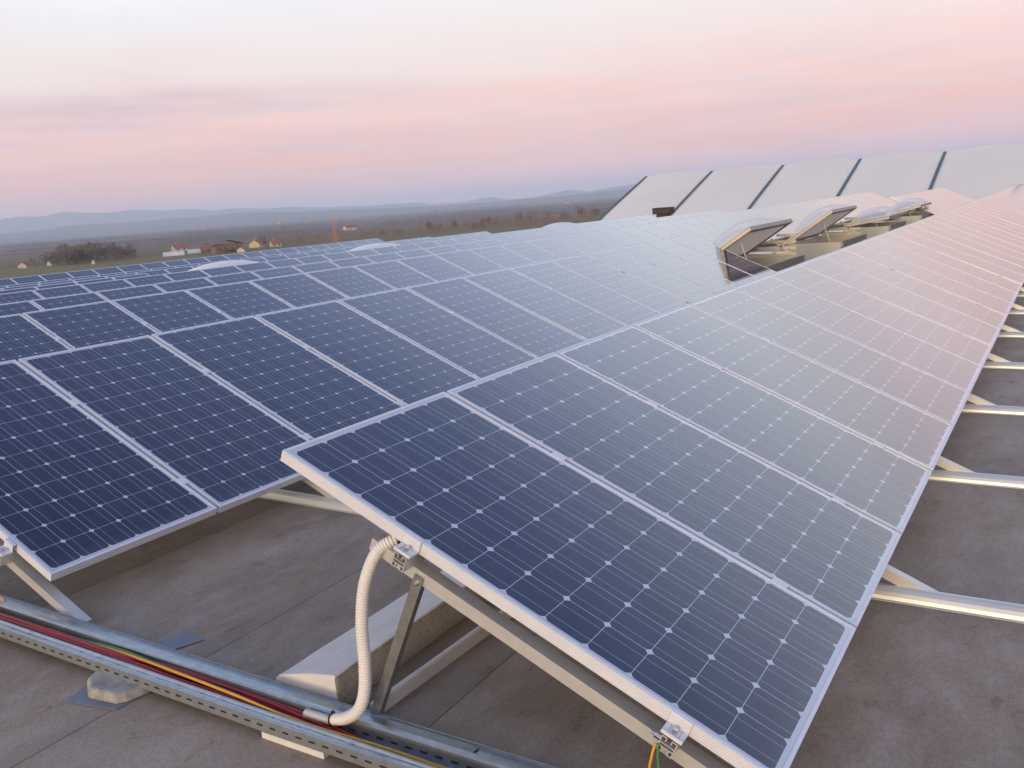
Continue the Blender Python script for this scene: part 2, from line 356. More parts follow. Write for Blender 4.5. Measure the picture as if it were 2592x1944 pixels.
n1 = math_(t, 'ADD', math_(t, 'MULTIPLY', noise_(t, mp.outputs[0], 2.2, 8, 0.68, 0.5), 0.6), math_(t, 'MULTIPLY', noise_(t, co.outputs['Object'], 0.9, 5, 0.6, 0.8), 0.4)); n2 = noise_(t, mp.outputs[0], 11.0, 8, 0.7); n3 = noise_(t, co.outputs['Object'], 95.0, 4, 0.75)
col = mixc(t, ramp(t, n1, [(0.33, (0, 0, 0)), (0.68, (1, 1, 1))]), (0.24, 0.175, 0.120), (0.47, 0.38, 0.30))
col = mixc(t, ramp(t, n2, [(0.50, (0, 0, 0)), (0.74, (0.55, 0.55, 0.55))]), col, (0.47, 0.40, 0.36))
col = mixc(t, ramp(t, n2, [(0.26, (0.7, 0.7, 0.7)), (0.42, (0, 0, 0))]), col, (0.125, 0.085, 0.058))
col = mixc(t, ramp(t, n3, [(0.36, (0.30, 0.30, 0.30)), (0.58, (0, 0, 0))]), col, (0.07, 0.052, 0.040))
wob = math_(t, 'MULTIPLY', math_(t, 'SUBTRACT', noise_(t, co.outputs['Object'], 3.0, 2), 0.5), 0.012)
q = math_(t, 'DIVIDE', math_(t, 'ADD', math_(t, 'ADD', s_.outputs[1], 0.39), wob), 0.975)
fr = math_(t, 'FRACT', q)
sid = N(t, 'ShaderNodeTexWhiteNoise'); sid.noise_dimensions = '1D'; L(t, math_(t, 'FLOOR', q), sid.inputs['W'])
col = mixc(t, math_(t, 'MULTIPLY', sid.outputs['Value'], 0.22), col, (0.10, 0.085, 0.075))
seam = math_(t, 'LESS_THAN', fr, 0.006)
lap = ramp(t, fr, [(0.0, (0.5, 0.5, 0.5)), (0.10, (0.25, 0.25, 0.25)), (0.105, (0, 0, 0))])
col = mixc(t, math_(t, 'MULTIPLY', lap, 0.4), col, (0.11, 0.092, 0.08))
col = mixc(t, math_(t, 'MULTIPLY', seam, 0.6), col, (0.05, 0.04, 0.034))
L(t, col, b.inputs['Base Color'])
bp = N(t, 'ShaderNodeBump'); bp.inputs['Strength'].default_value = 0.6; bp.inputs['Distance'].default_value = 0.004
hgt = math_(t, 'ADD', math_(t, 'MULTIPLY', n3, 0.4), math_(t, 'ADD', n2, math_(t, 'MULTIPLY', seam, -2.0)))
L(t, hgt, bp.inputs['Height']); L(t, bp.outputs[0], b.inputs['Normal'])
MAT['membrane'] = m
MAT['clad'] = varied('grey_cladding', (0.35, 0.36, 0.36), (0.3, 0.31, 0.31), 0.4, 0.5)
bld = thing('warehouse', 'long low hall whose brown membrane roof carries the solar panels', 'building', (0, 0, GZ))
X0, X1 = -25.0, 40.5
mb = MB(); ys = [-30 + k * 0.5 for k in range(0, 114)]; ys = [y for y in ys if y <= 26.5]
xs = [X0, -6, -2, 0, 3, 8, 16, 30, X1]
vv = [[mb.bm.verts.new((x, y, roof_z(y))) for x in xs] for y in ys]
lo = [[mb.bm.verts.new((x, y, roof_z(y) - 0.35)) for x in xs] for y in ys]
for i in range(len(ys) - 1):
    for j in range(len(xs) - 1):
        mb.face([vv[i][j], vv[i][j + 1], vv[i + 1][j + 1], vv[i + 1][j]]); mb.face([lo[i][j], lo[i + 1][j], lo[i + 1][j + 1], lo[i][j + 1]])
    mb.face([vv[i][0], vv[i + 1][0], lo[i + 1][0], lo[i][0]]); mb.face([vv[i][-1], lo[i][-1], lo[i + 1][-1], vv[i + 1][-1]])
for j in range(len(xs) - 1):
    mb.face([vv[0][j], lo[0][j], lo[0][j + 1], vv[0][j + 1]]); mb.face([vv[-1][j], vv[-1][j + 1], lo[-1][j + 1], lo[-1][j]])
o = mb.build('roof', 'membrane', bld); o.location = (0, 0, -GZ)
mb = MB(); zt = -1.65 - GZ
mb.box(X0 + .05, X1 - .05, -29.95, -29.65, 0, zt); mb.box(X0 + .05, X1 - .05, 26.15, 26.45, 0, zt)
mb.box(X0 + .05, X0 + .35, -29.65, 26.15, 0, zt); mb.box(X1 - .35, X1 - .05, -29.65, 26.15, 0, zt)
mb.build('wall', 'clad', bld)

# ------------------------------------------------------------------ solar panels
TH = 0.42594; PITCH = 0.828; PW, PL, PT = 0.808, 1.58, 0.036
def slope(y0, z0, v, n_, x=0.0):       # point v metres down the slope, n_ metres off the panel plane
    return Vector((x, y0 - v * math.cos(TH) - n_ * math.sin(TH), z0 - v * math.sin(TH) + n_ * math.cos(TH)))
def frame_mesh():
    mb = MB(); lip = 0.011
    prof = [(0, 0), (lip, 0), (lip, -0.004), (0.003, -0.006), (0.003, -PT), (0, -PT), (0, -0.027), (0.0006, -0.0262), (0.0006, -0.0248), (0, -0.024),
            (0, -0.018), (0.0006, -0.0172), (0.0006, -0.0158), (0, -0.015), (0, -0.010), (0.0005, -0.0094), (0.0005, -0.0086), (0, -0.008)]
    mb.extrude(prof, [lambda a, z: (a, 0, z), lambda a, z: (a, -PL, z)])
    mb.extrude(prof, [lambda a, z: (PW - a, 0, z), lambda a, z: (PW - a, -PL, z)])
    p2 = [(0, -0.0003), (lip, -0.0003), (lip, -0.004), (0.003, -0.006), (0.003, -PT + .0005), (0, -PT + .0005)]
    mb.extrude(p2, [lambda a, z: (0.0032, -a, z), lambda a, z: (PW - 0.0032, -a, z)])
    mb.extrude(p2, [lambda a, z: (0.0032, -PL + a, z), lambda a, z: (PW - 0.0032, -PL + a, z)])
    return mb
proto = thing('solar_panel', 'x', 'solar panel', (0, 0, 0), 'solar panels in rows on the roof')
fo = frame_mesh().build('frame', 'alu', proto)
me = bpy.data.meshes.new('glass'); bm = bmesh.new(); e = 0.004; zt, zb = -0.0022, -0.0052
uvl = bm.loops.layers.uv.new('UVMap')
v = [bm.verts.new(p) for p in ((e, -PL + e, zt), (PW - e, -PL + e, zt), (PW - e, -e, zt), (e, -e, zt), (e, -PL + e, zb), (PW - e, -PL + e, zb), (PW - e, -e, zb), (e, -e, zb))]
f0 = bm.faces.new(v[:4]); fb = bm.faces.new((v[7], v[6], v[5], v[4])); fb.material_index = 1
for i in range(4):
    ff = bm.faces.new((v[(i + 1) % 4], v[i], v[4 + i], v[4 + (i + 1) % 4])); ff.material_index = 1
for f_ in bm.faces:
    for lp in f_.loops: lp[uvl].uv = (lp.vert.co.x, -lp.vert.co.y)
bm.to_mesh(me); bm.free(); me.materials.append(MAT['pv']); me.materials.append(MAT['back'])
go = bpy.data.objects.new('glass', me); C.objects.link(go); go.parent = proto
ROWNAME = {0: 'nearest row', 1: 'second row', 2: 'far stretch of the second row past the roof vents', 3: 'third row', 4: 'fourth row', 5: 'fifth row, before the white domes',
           6: 'short sixth row', 7: 'seventh row behind the domes', 8: 'eighth row from the front', 9: 'hindmost row at the roof edge'}
used = False; npan = 0
for ri, (y0, z0, i0, cnt) in enumerate(ROWS):
    num = 0
    for k in range(i0, i0 + cnt):
        x = k * PITCH + (0.013 if ri == 1 else 0) - (0.02 if ri > 2 else 0) - (0.10 if ri > 4 else 0)
        cs = [project(slope(y0, z0, v_, 0, x + u_)) for v_ in (0, 0.8, PL) for u_ in (0, PW)]
        cs = [q for q in cs if q]
        seen = any(-0.002 < q[0] < 1.002 and q[1] < 1.0 for q in cs)
        near = any(-0.12 < q[0] for q in cs)
        if not near: continue
        if not used: r0 = proto; used = True
        else: r0 = copy_tree(proto)
        r0.location = slope(y0, z0, 0, 0, x)
        r0.rotation_euler = (TH + R(random.uniform(-.22, .22)), R(random.uniform(-.14, .14)), 0)
        npan += 1
        if seen:
            num += 1
            if ri == 0: lab = 'blue glass panel, %s from the near end of the nearest row' % ordinal(num)
            elif ri == 2: lab = 'pale reflecting panel, %s one past the open vents in the second row' % ordinal(num)
            else: lab = 'panel %s from the photo left edge, %s' % (ordinal(num), ROWNAME[ri])
        else: lab = 'framed blue panel beyond the left photo edge in the %s' % ROWNAME[ri]
        r0['label'] = lab
print('panels', npan)

# ------------------------------------------------------------------ mounting rails under the panels
def rail_mesh(length):
    mb = MB(); t_ = 0.0028; w = 0.021; h = 0.045
    # profile in (v, n): outer walls, floor, mid web, lips and two lower side chambers
    for (a0, a1, b0, b1) in ((-w, -w + t_, -h, 0), (w - t_, w, -h, 0), (-w + t_, w - t_, -h + .014, -h + .014 + t_), (-w + t_, -0.006, -t_, 0), (0.006, w - t_, -t_, 0),
                             (-w + t_, w - t_, -0.018 - t_, -0.018), (-w + t_, -w + 2 * t_ + .008, -h, -h + t_), (w - 2 * t_ - .008, w - t_, -h, -h + t_),
                             (-w + .011, -w + .011 + t_, -h + t_, -h + .014), (w - .011 - t_, w - .011, -h + t_, -h + .014),
                             (-0.0088, -0.006, -0.012, -t_), (0.006, 0.0088, -0.012, -t_)):
        mb.box(0, length, a0, a1, b0, b1)
    return mb
RAILV = (0.505, 1.33)
RNAME = ['nearest', 'second', 'second far', 'third', 'fourth', 'fifth', 'sixth', 'seventh', 'eighth', 'hindmost']
for ri, (y0, z0, i0, cnt) in enumerate(ROWS):
    if ri > 4: continue
    xa = i0 * PITCH - 0.045; ln = cnt * PITCH + 0.07
    for j, v_ in enumerate(RAILV):
        o = rail_mesh(ln).build('mounting_rail', 'alu_raw')
        o.location = slope(y0, z0, v_, -PT - 0.0015, xa); o.rotation_euler = (TH, 0, 0)
        tag(o, 'hollow aluminium rail under the %s panel row, %s on the slope' % (RNAME[ri], ('higher', 'lower')[j]), 'rail', 'rails clamping the panels')

# ------------------------------------------------------------------ triangular supports, base rails
FP = 1.475
def make_support():
    t = thing('mounting_trestle', 'x', 'support frame', (0, 0, 0), 'sloping support frames under the panels')
    # local frame: origin at the panels' top edge, y towards the back, z up
    def SL(v, n_, x): return Vector((x, -v * math.cos(TH) - n_ * math.sin(TH), -v * math.sin(TH) + n_ * math.cos(TH)))
    mb = MB(); top, bot = -0.0825, -0.121; w = 0.042; q = 0.003
    for (xa, xb, na, nb) in ((0, q, bot, top), (q, w, top - q, top), (q, w, bot, bot + q)):
        mb.hexa([SL(1.80, na, xa), SL(1.80, na, xb), SL(0.375, na, xb), SL(0.375, na, xa), SL(1.80, nb, xa), SL(1.80, nb, xb), SL(0.375, nb, xb), SL(0.375, nb, xa)])
    mb.build('inclined_beam', 'alu_raw', t)
    mb = MB(); a, b_ = SL(0.555, -0.097, -0.004), Vector((-0.004, -0.245, -0.79))
    mb.bar(a, b_, 0.031, 0.004, (1, 0, 0)); d = (b_ - a).normalized(); sd = d.cross(Vector((1, 0, 0))).normalized()
    off = sd * 0.014 if sd.y > 0 else -sd * 0.014
    mb.bar(a - off + Vector((0.0118, 0, 0)) + d * 0.02, b_ - off + Vector((0.0118, 0, 0)), 0.003, 0.019, (1, 0, 0))
    st_ = mb.build('strut', 'strut', t)
    c_ = a + d * 0.022
    mb = MB(); mb.tube([c_ + Vector((-.001, 0, 0)), c_ + Vector((-.004, 0, 0))], 0.0095, 16); mb.tube([c_ + Vector((-.004, 0, 0)), c_ + Vector((-.011, 0, 0))], 0.0068, 6)
    mb.tube([c_ + Vector((-.011, 0, 0)), c_ + Vector((-.017, 0, 0))], 0.0036, 10)
    mb.build('bolt', 'steel', t)
    return t
sp0 = make_support(); first = True
for ri, (y0, z0, i0, cnt) in enumerate(ROWS[:5]):
    num = 0
    for k in range(27):
        x = k * FP + 0.003
        if x < i0 * PITCH - .2 or x > (i0 + cnt) * PITCH: continue
        if ri > 0 and x > (5 if ri == 1 else 3) and ri != 2: continue
        p_ = project((x, y0, z0))
        if p_ and p_[0] < -0.6: continue
        o = sp0 if first else copy_tree(sp0); first = False
        num += 1
        o.location = (x, y0, z0)
        o['label'] = 'aluminium sloping beam with steel strut, %s support along the %s panel row' % (ordinal(num), RNAME[ri])

def path_rail(x0, prof, yr, name, m_, parent=None, bevel=0.0):
    ys_ = [yr[0]] + [y for y, _ in RP if yr[0] < y < yr[1]] + [yr[1]]
    mb = MB(); mb.extrude(prof, [(lambda a, z, y=y: (x0 + a, y, roof_z(y) + z)) for y in ys_])
    return mb.build(name, m_, parent, bevel=bevel)
hat = [(-.044, 0.001), (-.044, .004), (-.034, .005), (-.031, .018), (-.024, .031), (-.014, .041), (-.003, .0455), (.008, .046), (.018, .042), (.024, .032), (.026, .018), (.026, .005), (.034, .004), (.034, .001)]
wide = [(-.056, .001), (-.056, .047), (-.052, .050), (-.049, .045), (-.040, .043), (-.004, .043), (.001, .045), (.003, .051), (.006, .050), (.006, .001)]
for k in range(27):
    x = k * FP - 0.004
    o = path_rail(x, wide if k == 0 else hat, (-6.0, 24.5 if x < 28 else 7.5), 'base_rail', 'galv' if k == 0 else 'galv_rail')
    tag(o, 'galvanised base rail lying across the roof beside the cable tray' if k == 0 else 'shiny base rail crossing the roof under panels, %s from the cable tray' % ordinal(k), 'rail', 'base rails lying on the roof')
    if k == 0:
        mb = MB(); mb.extrude([(-.047, .0455), (-.004, .0455), (-.004, .048), (-.047, .048)], [(lambda a, z, y=y: (x + a, y, roof_z(y) + z)) for y in (-.62, -.30)]); mb.build('splice_plate', 'strut', o)

# ------------------------------------------------------------------ clamps
def end_clamp(y0, z0, v_, label, wired):
    t = thing('end_clamp', label, 'clamp', slope(y0, z0, v_, 0, 0), 'end clamps at the near row ends')
    t.rotation_euler = (TH, 0, 0)
    mb = MB(); w = 0.028
    mb.box(-0.0455, -0.0025, -w, w, -0.0335, -0.030)           # foot on the rail
    mb.box(-0.0055, -0.0025, -w, w, -0.030, 0.001)             # upright against the frame
    mb.box(-0.0055, 0.010, -w, w, 0.001, 0.004)                # lip over the frame
    mb.box(-0.0455, -0.0425, -w, w, -0.030, -0.024)
    mb.box(-0.0425, -0.0055, -w, -w + .012, -0.0285, -0.0262); mb.box(-0.0425, -0.0055, w - .012, w, -0.0285, -0.0262)
    mb.build('clamp_body', 'alu', t, bevel=0.0008)
    mb = MB(); mb.tube([(-0.024, 0, -0.030), (-0.024, 0, -0.019)], 0.0065, 12); mb.tube([(-0.024, 0, -0.019), (-0.024, 0, -0.0188)], 0.0035, 6)
    mb.build('bolt', 'steel', t)
    if wired:
        mb = MB(); mb.tube([(-0.040, 0.021, -0.052), (-0.040, 0.036, -0.052)], 0.0075, 6); mb.tube([(-0.040, 0.036, -0.052), (-0.040, 0.046, -0.052)], 0.004, 10)
        mb.build('earth_bolt', 'steel', t)
        return t
    return t
end_clamp(0, 0, 0.505, 'silver end clamp on the nearest panel beside the grey hose', False)
end_clamp(0, 0, 1.33, 'silver end clamp near the bottom photo edge with earth wires', True)
end_clamp(2.794, 0.038, 1.33, 'silver end clamp at the left photo edge, on the second row', True)
mcp = MB(); mcp.box(-0.0085, 0.0085, -0.025, 0.025, -0.004, 0.001); mcp.box(-0.021, 0.021, -0.025, 0.025, 0.001, 0.0035)
mcp = mcp.build('mid_clamp', 'alu'); first = True
for ri, (y0, z0, i0, cnt) in enumerate(ROWS):
    if ri not in (0, 1, 3): continue
    for k in range(i0 + 1, min(i0 + cnt, (14, 12, 0, 9)[ri])):
        for j, v_ in enumerate(RAILV):
            x = k * PITCH - 0.010 + (0.013 if ri == 1 else 0) - (0.02 if ri > 2 else 0)
            p_ = project(slope(y0, z0, v_, 0, x))
            if not p_ or p_[0] < 0: continue
            o = mcp if first else mcp.copy()
            if not first: C.objects.link(o)
            first = False
            o.location = slope(y0, z0, v_, 0, x); o.rotation_euler = (TH, 0, 0)
            tag(o, 'small clamp between panels in the %s, %s gap, %s of two' % (ROWNAME[ri], ordinal(k), ('upper', 'lower')[j]), 'clamp', 'clamps between neighbouring panels')

# ------------------------------------------------------------------ cable tray, cables, hose
tray = thing('cable_tray', 'slotted galvanised cable tray carrying red cables across the lower left', 'cable tray', (0, 0, 0))
YA, YB = -3.2, 6.5
wallp = [(-.197, .030), (-.1945, .030), (-.1945, .068), (-.188, .072), (-.180, .070), (-.176, .066), (-.170, .066), (-.166, .071), (-.160, .072), (-.157, .069), (-.157, .024),
         (-.088, .024), (-.088, .070), (-.082, .074), (-.070, .074), (-.064, .070), (-.064, .040), (-.0665, .040), (-.0665, .069), (-.071, .0715), (-.081, .0715), (-.0855, .069), (-.0855, .0215), (-.1595, .0215),
         (-.1595, .067), (-.162, .0695), (-.165, .0685), (-.169, .0635), (-.177, .0635), (-.181, .0675), (-.187, .0695), (-.197, .069)]
path_rail(0, wallp, (YA, YB), 'channel', 'galv', tray)
mb = MB(); y = YA + 0.03
while y < 3.5:
    z = roof_z(y) + 0.050
    pr = [(y + .0125 * math.copysign(1, c) * (1 if abs(c) > .5 else .8), z + .0032 * s2) for c, s2 in ((.88, .5), (.4, 1), (-.4, 1), (-.88, .5), (-.88, -.5), (-.4, -1), (.4, -1), (.88, -.5))]
    mb.extrude(pr, [lambda a, zz: (-.1976, a, zz), lambda a, zz: (-.1966, a, zz)])
    z = roof_z(y) + 0.042
    mb.box(-.0888, -.0879, y - .012, y + .012, z - .0035, z + .0035)
    y += 0.0515
mb.build('slots', 'slot', tray)['kind'] = 'stuff'
mb = MB(); y = YA
while y < 3:
    mb.tube([(-.173, y, roof_z(y) + .0662), (-.173, y, roof_z(y) + .0668)], 0.0022, 8); y += 0.103
mb.build('pinholes', 'slot', tray)['kind'] = 'stuff'
def cable(idx, xs_, zs_, rad, m_, lab, name='power_cable'):
    ys_ = [4.5, 3.0, 2.0, 1.45, 1.1, 0.8, 0.5, 0.2, -0.1, -0.4, -0.8, -1.4, -2.4]
    rr = random.Random(idx)
    pts = [(x + rr.uniform(-.003, .003), y, roof_z(y) + z + rr.uniform(-.001, .003)) for x, y, z in zip(xs_, ys_, zs_)]
    mb = MB(); mb.tube(spline(pts, 6), rad, 8)
    o = mb.build(name, m_, smooth=True); tag(o, lab, 'cable', 'cables lying in the slotted tray'); return o
for k in range(8):
    c_, lev = k % 4, k // 4
    far_ = k in (2, 3, 6, 7)                    # this half of the bunch bows out against the inner wall
    x0_ = -.150 + .0098 * c_ + .004 * lev; z0_ = .050 + .0092 * lev
    xs_ = [x0_, x0_, x0_, x0_, x0_ + .002, x0_ + .004, x0_ + (.020 if far_ else -.002), x0_ + (.024 if far_ else .002), x0_ + (.012 if far_ else .006), -.150 + .008 * c_, -.150 + .007 * c_, -.150 + .007 * c_, -.150 + .007 * c_]
    zs_ = [z0_, z0_, z0_, z0_ + .003, z0_ + .004, z0_ + .002, z0_ - .001, z0_ - .004, z0_ - .008, .030 + .008 * lev, .030 + .008 * lev, .030 + .008 * lev, .03 + .008 * lev]
    cable(k, xs_, zs_, 0.0049, 'red', 'red cable in the tray, %s' % ['outermost of the lower layer', 'second of the lower layer', 'third of the lower layer', 'innermost of the lower layer',
          'outermost of the top layer', 'second of the top layer', 'third of the top layer', 'innermost of the top layer'][k])
b_ = [-.100, -.100, -.100, -.104, -.106, -.112, -.124, -.138, -.147, -.140, -.132, -.124, -.118]
zz = [.030, .030, .030, .032, .048, .064, .068, .068, .064, .058, .050, .048, .048]
cable(31, b_, zz, 0.0046, 'yellow', 'orange-yellow earth cable running over the red cables', 'earth_cable')
cable(32, [x + .0085 for x in b_], [.03, .03, .03, .03, .044, .062, .066, .064, .050, .03, .03, .03, .03], 0.0040, 'green', 'dark green cable beside the yellow one in the tray', 'earth_cable')
cable(33, [-.099, -.099, -.099, -.1, -.1, -.1, -.098, -.096, -.1, -.11, -.13, -.14, -.14], [.02, .02, .02, .025, .03, .035, .03, .02, .02, .02, .02, .02, .02], 0.005, 'black', 'black cable tucked against the inner tray wall')

hp = [(0.14, -0.392, -0.248), (0.08, -0.384, -0.243), (0.030, -0.365, -0.237), (-0.005, -0.325, -0.268), (-0.03, -0.290, -0.36), (-0.05, -0.282, -0.47), (-0.06, -0.287, -0.573),
      (-0.072, -0.286, -0.66), (-0.088, -0.272, -0.715), (-0.102, -0.235, -0.744), (-0.108, -0.188, -0.758)]
pts = spline(hp, 26); tot = 0; acc = [0]
for a, b in zip(pts, pts[1:]): tot += (b - a).length; acc.append(tot)
fine = []; step = 0.00165; d_ = 0; j = 0
while d_ < tot:
    while acc[j + 1] < d_: j += 1
    f_ = (d_ - acc[j]) / (acc[j + 1] - acc[j]); fine.append(pts[j].lerp(pts[j + 1], f_)); d_ += step
mb = MB(); mb.tube(fine, [0.0168 + (0.0018, 0.0016, 0.0002, -0.0011, 0.0002)[i % 5] for i in range(len(fine))], 20)
hose = mb.build('corrugated_hose', 'hose', smooth=True)
tag(hose, 'ribbed cream conduit hose bending from the panel into the tray', 'hose')
MAT['conduit'] = mat('grey_conduit', (0.50, 0.49, 0.46), 0.45)
mb = MB(); cpts = [Vector((-0.108 + .00002 * k, -0.188 + k * .0017, -0.7645 - .00003 * k)) for k in range(66)]
mb.tube(cpts, [0.0128 + (0.0012, 0.0010, 0.0, -0.0008, 0.0)[k % 5] for k in range(66)], 18)
tag(mb.build('conduit_end', 'conduit', smooth=True), 'short grey conduit end lying in the tray beyond the black tie', 'conduit')
def tie(p, d, r): 
    mb = MB(); d = Vector(d).normalized(); p = Vector(p)
    mb.tube([p - d * .003, p + d * .003], r, 18); mb.box(p.x - .004, p.x + .004, p.y - .004, p.y + .004, p.z + r - .002, p.z + r + .006)
    return mb
tag(tie((-0.108, -0.187, -0.7575), (0, 1, -.25), 0.0198).build('cable_tie', 'black'), 'black tie round the hose end in the tray', 'cable tie')
tag(tie((0.034, -0.367, -0.2375), (1, -.5, .02), 0.0198).build('cable_tie', 'black'), 'black tie round the hose top under the panel', 'cable tie')

P = slope(0, 0, 1.33, -0.052, -0.046)
def wires(P, lab, ends, both=True):
    for i, (m_, dx, dy, nm) in enumerate((('yellow', -.012, .020, 'yellow'), ('green', -.004, -.004, 'green'))[:2 if both else 1]):
        q0 = P + Vector((0.0, .03 - .006 * i, -0.004)); q = [q0, q0 + Vector((dx, .006 * (1 - i), -.03)), q0 + Vector((dx * 1.4, dy * .6, -.08)), q0 + Vector((dx, dy * .3 - .012, -.15)), q0 + Vector((.03 if both else -.01, -.03 + dy, ends * .9)), q0 + Vector((.06 if both else -.008, -.04, ends))]
        mb = MB(); mb.tube(spline(q, 6), 0.0034, 8); o = mb.build('earth_wire', m_, smooth=True)
        tag(o, '%s earth wire hanging from the %s clamp' % (nm, lab), 'wire', 'earth wires at the end clamps' if both else None)
wires(P, 'lower right', -.22)
wires(slope(2.794, 0.038, 1.33, -0.052, -0.046), 'left-hand', -.175, False)

# ------------------------------------------------------------------ concrete block, bar, stone, foam, patches
prof = [(-.084, 0.002), (-.081, .113), (-.074, .115), (.032, .100), (.140, .071), (.165, .064), (.182, .050), (.187, .030), (.187, .002)]
mb = MB(); xs_ = [0.020, 0.024] + [0.04 + k * .07 for k in range(15)]
rg = random.Random(3)
rings = []
for i, x in enumerate(xs_):
    sh = 0.004 if i == 0 else 0
    rings.append([mb.bm.verts.new((x, y * (1 - sh * 8) + rg.uniform(-.0012, .0012), -0.83 + z - sh + rg.uniform(-.001, .001) + 0.0009 * x)) for y, z in prof])
for a, b in zip(rings, rings[1:]):
    for i in range(len(prof)):
        j = (i + 1) % len(prof); mb.mi = 1 if i == 0 else 0; mb.face([a[i], a[j], b[j], b[i]])
mb.mi = 0; mb.face(list(reversed(rings[0]))); mb.face(rings[-1])
o = mb.build('concrete_block', ['conc', 'aggr']); tag(o, 'long pale concrete kerb stone weighing down the frame behind the hose', 'concrete block')
mb = MB(); mb.extrude([(0, 0), (.022, 0), (.022, .042), (.017, .047), (.005, .047), (0, .042)], [lambda a, z: (.045, -.212 + a, -.832 + z), lambda a, z: (1.55, -.275 + a, -.832 + z)])
o = mb.build('floor_bar', 'conc'); tag(o, 'pale straight bar lying on the roof beside the concrete block', 'bar')
mb = MB(); bz = roof_z(0.67)
pr = [(-.29, .72), (-.275, .60), (-.25, .575), (-.17, .555), (-.145, .57), (-.135, .80), (-.16, .84), (-.24, .80)]
mb.extrude(pr, [lambda a, y: (a, y, bz + .003), lambda a, y: (a * .99 - .002, y * .995 + .003, bz + .022), lambda a, y: (-.205 + (a + .205) * .86, .69 + (y - .69) * .88, bz + .036)])
o = mb.build('support_stone', 'stone', bevel=0.006); tag(o, 'grey weathered stone wedged under the cable tray', 'stone')
z_ = roof_z(-.1)
mb = MB(); mb.box(-.189, -.10, -.215, .03, z_ + .001, z_ + .0212)
o = mb.build('foam_strip', 'foam'); tag(o, 'thin white strip packed under the slotted cable tray', 'packing strip')
def patch(pts, lab):
    mb = MB(); mb.extrude([(p[0], p[1]) for p in pts], [lambda a, y: (a, y, roof_z(y) + .0015), lambda a, y: (a, y, roof_z(y) + .0045)])
    tag(mb.build('metal_plate', 'patch'), lab, 'plate', 'blue-grey plates on the roof')
patch([(.036, .86), (.17, .801), (.158, .693), (.036, .745)], 'blue-grey plate poking out on the panel side of the base rail')
patch([(-.335, .775), (-.24, .80), (-.135, .70), (-.14, .56), (-.293, .575)], 'blue-grey plate beneath the stone under the cable tray')

# ------------------------------------------------------------------ roof vents with open lids, closed domes
MAT['acryl'] = mat('clear_acrylic', (0.80, 0.82, 0.85), 0.12); MAT['acryl'].node_tree.nodes['Principled BSDF'].inputs['Alpha'].default_value = 0.5
MAT['opal'] = mat('opal_acrylic', (0.72, 0.68, 0.65), 0.4)
MAT['curb'] = varied('cream_curb', (0.52, 0.49, 0.40), (0.46, 0.43, 0.35), 5, 0.55)
MAT['lid'] = varied('brown_lid_frame', (0.28, 0.245, 0.21), (0.21, 0.18, 0.155), 10, 0.45, 0.3)
MAT['under'] = varied('lid_underside', (0.46, 0.41, 0.35), (0.38, 0.34, 0.29), 6, 0.5)
MAT['cream'] = mat('cream_bar', (0.62, 0.55, 0.42), 0.5)
t = MAT['under'].node_tree; b_ = t.nodes['Principled BSDF']; tr = N(t, 'ShaderNodeBsdfTranslucent'); tr.inputs['Color'].default_value = (0.97, 0.88, 0.76, 1)
mx = N(t, 'ShaderNodeMixShader'); mx.inputs[0].default_value = 0.9; L(t, b_.outputs[0], mx.inputs[1]); L(t, tr.outputs[0], mx.inputs[2])
L(t, mx.outputs[0], [n_ for n_ in t.nodes if n_.type == 'OUTPUT_MATERIAL'][0].inputs[0])
VX, VY = 2.12, 0.92
def dome_mesh(lx, ly, h, nx=34, ny=24):
    mb = MB(); V = []
    for i in range(nx + 1):
        row = []
        for j in range(ny + 1):
            u, v = math.sin(math.pi * (i / nx - .5)), math.sin(math.pi * (j / ny - .5))
            row.append(mb.bm.verts.new((lx / 2 * u, ly / 2 * v, h * ((1 - abs(u) ** 2.2) * (1 - abs(v) ** 2.2)) ** 0.60)))
        V.append(row)
    for i in range(nx):
        for j in range(ny): mb.face([V[i][j], V[i + 1][j], V[i + 1][j + 1], V[i][j + 1]])
    return mb
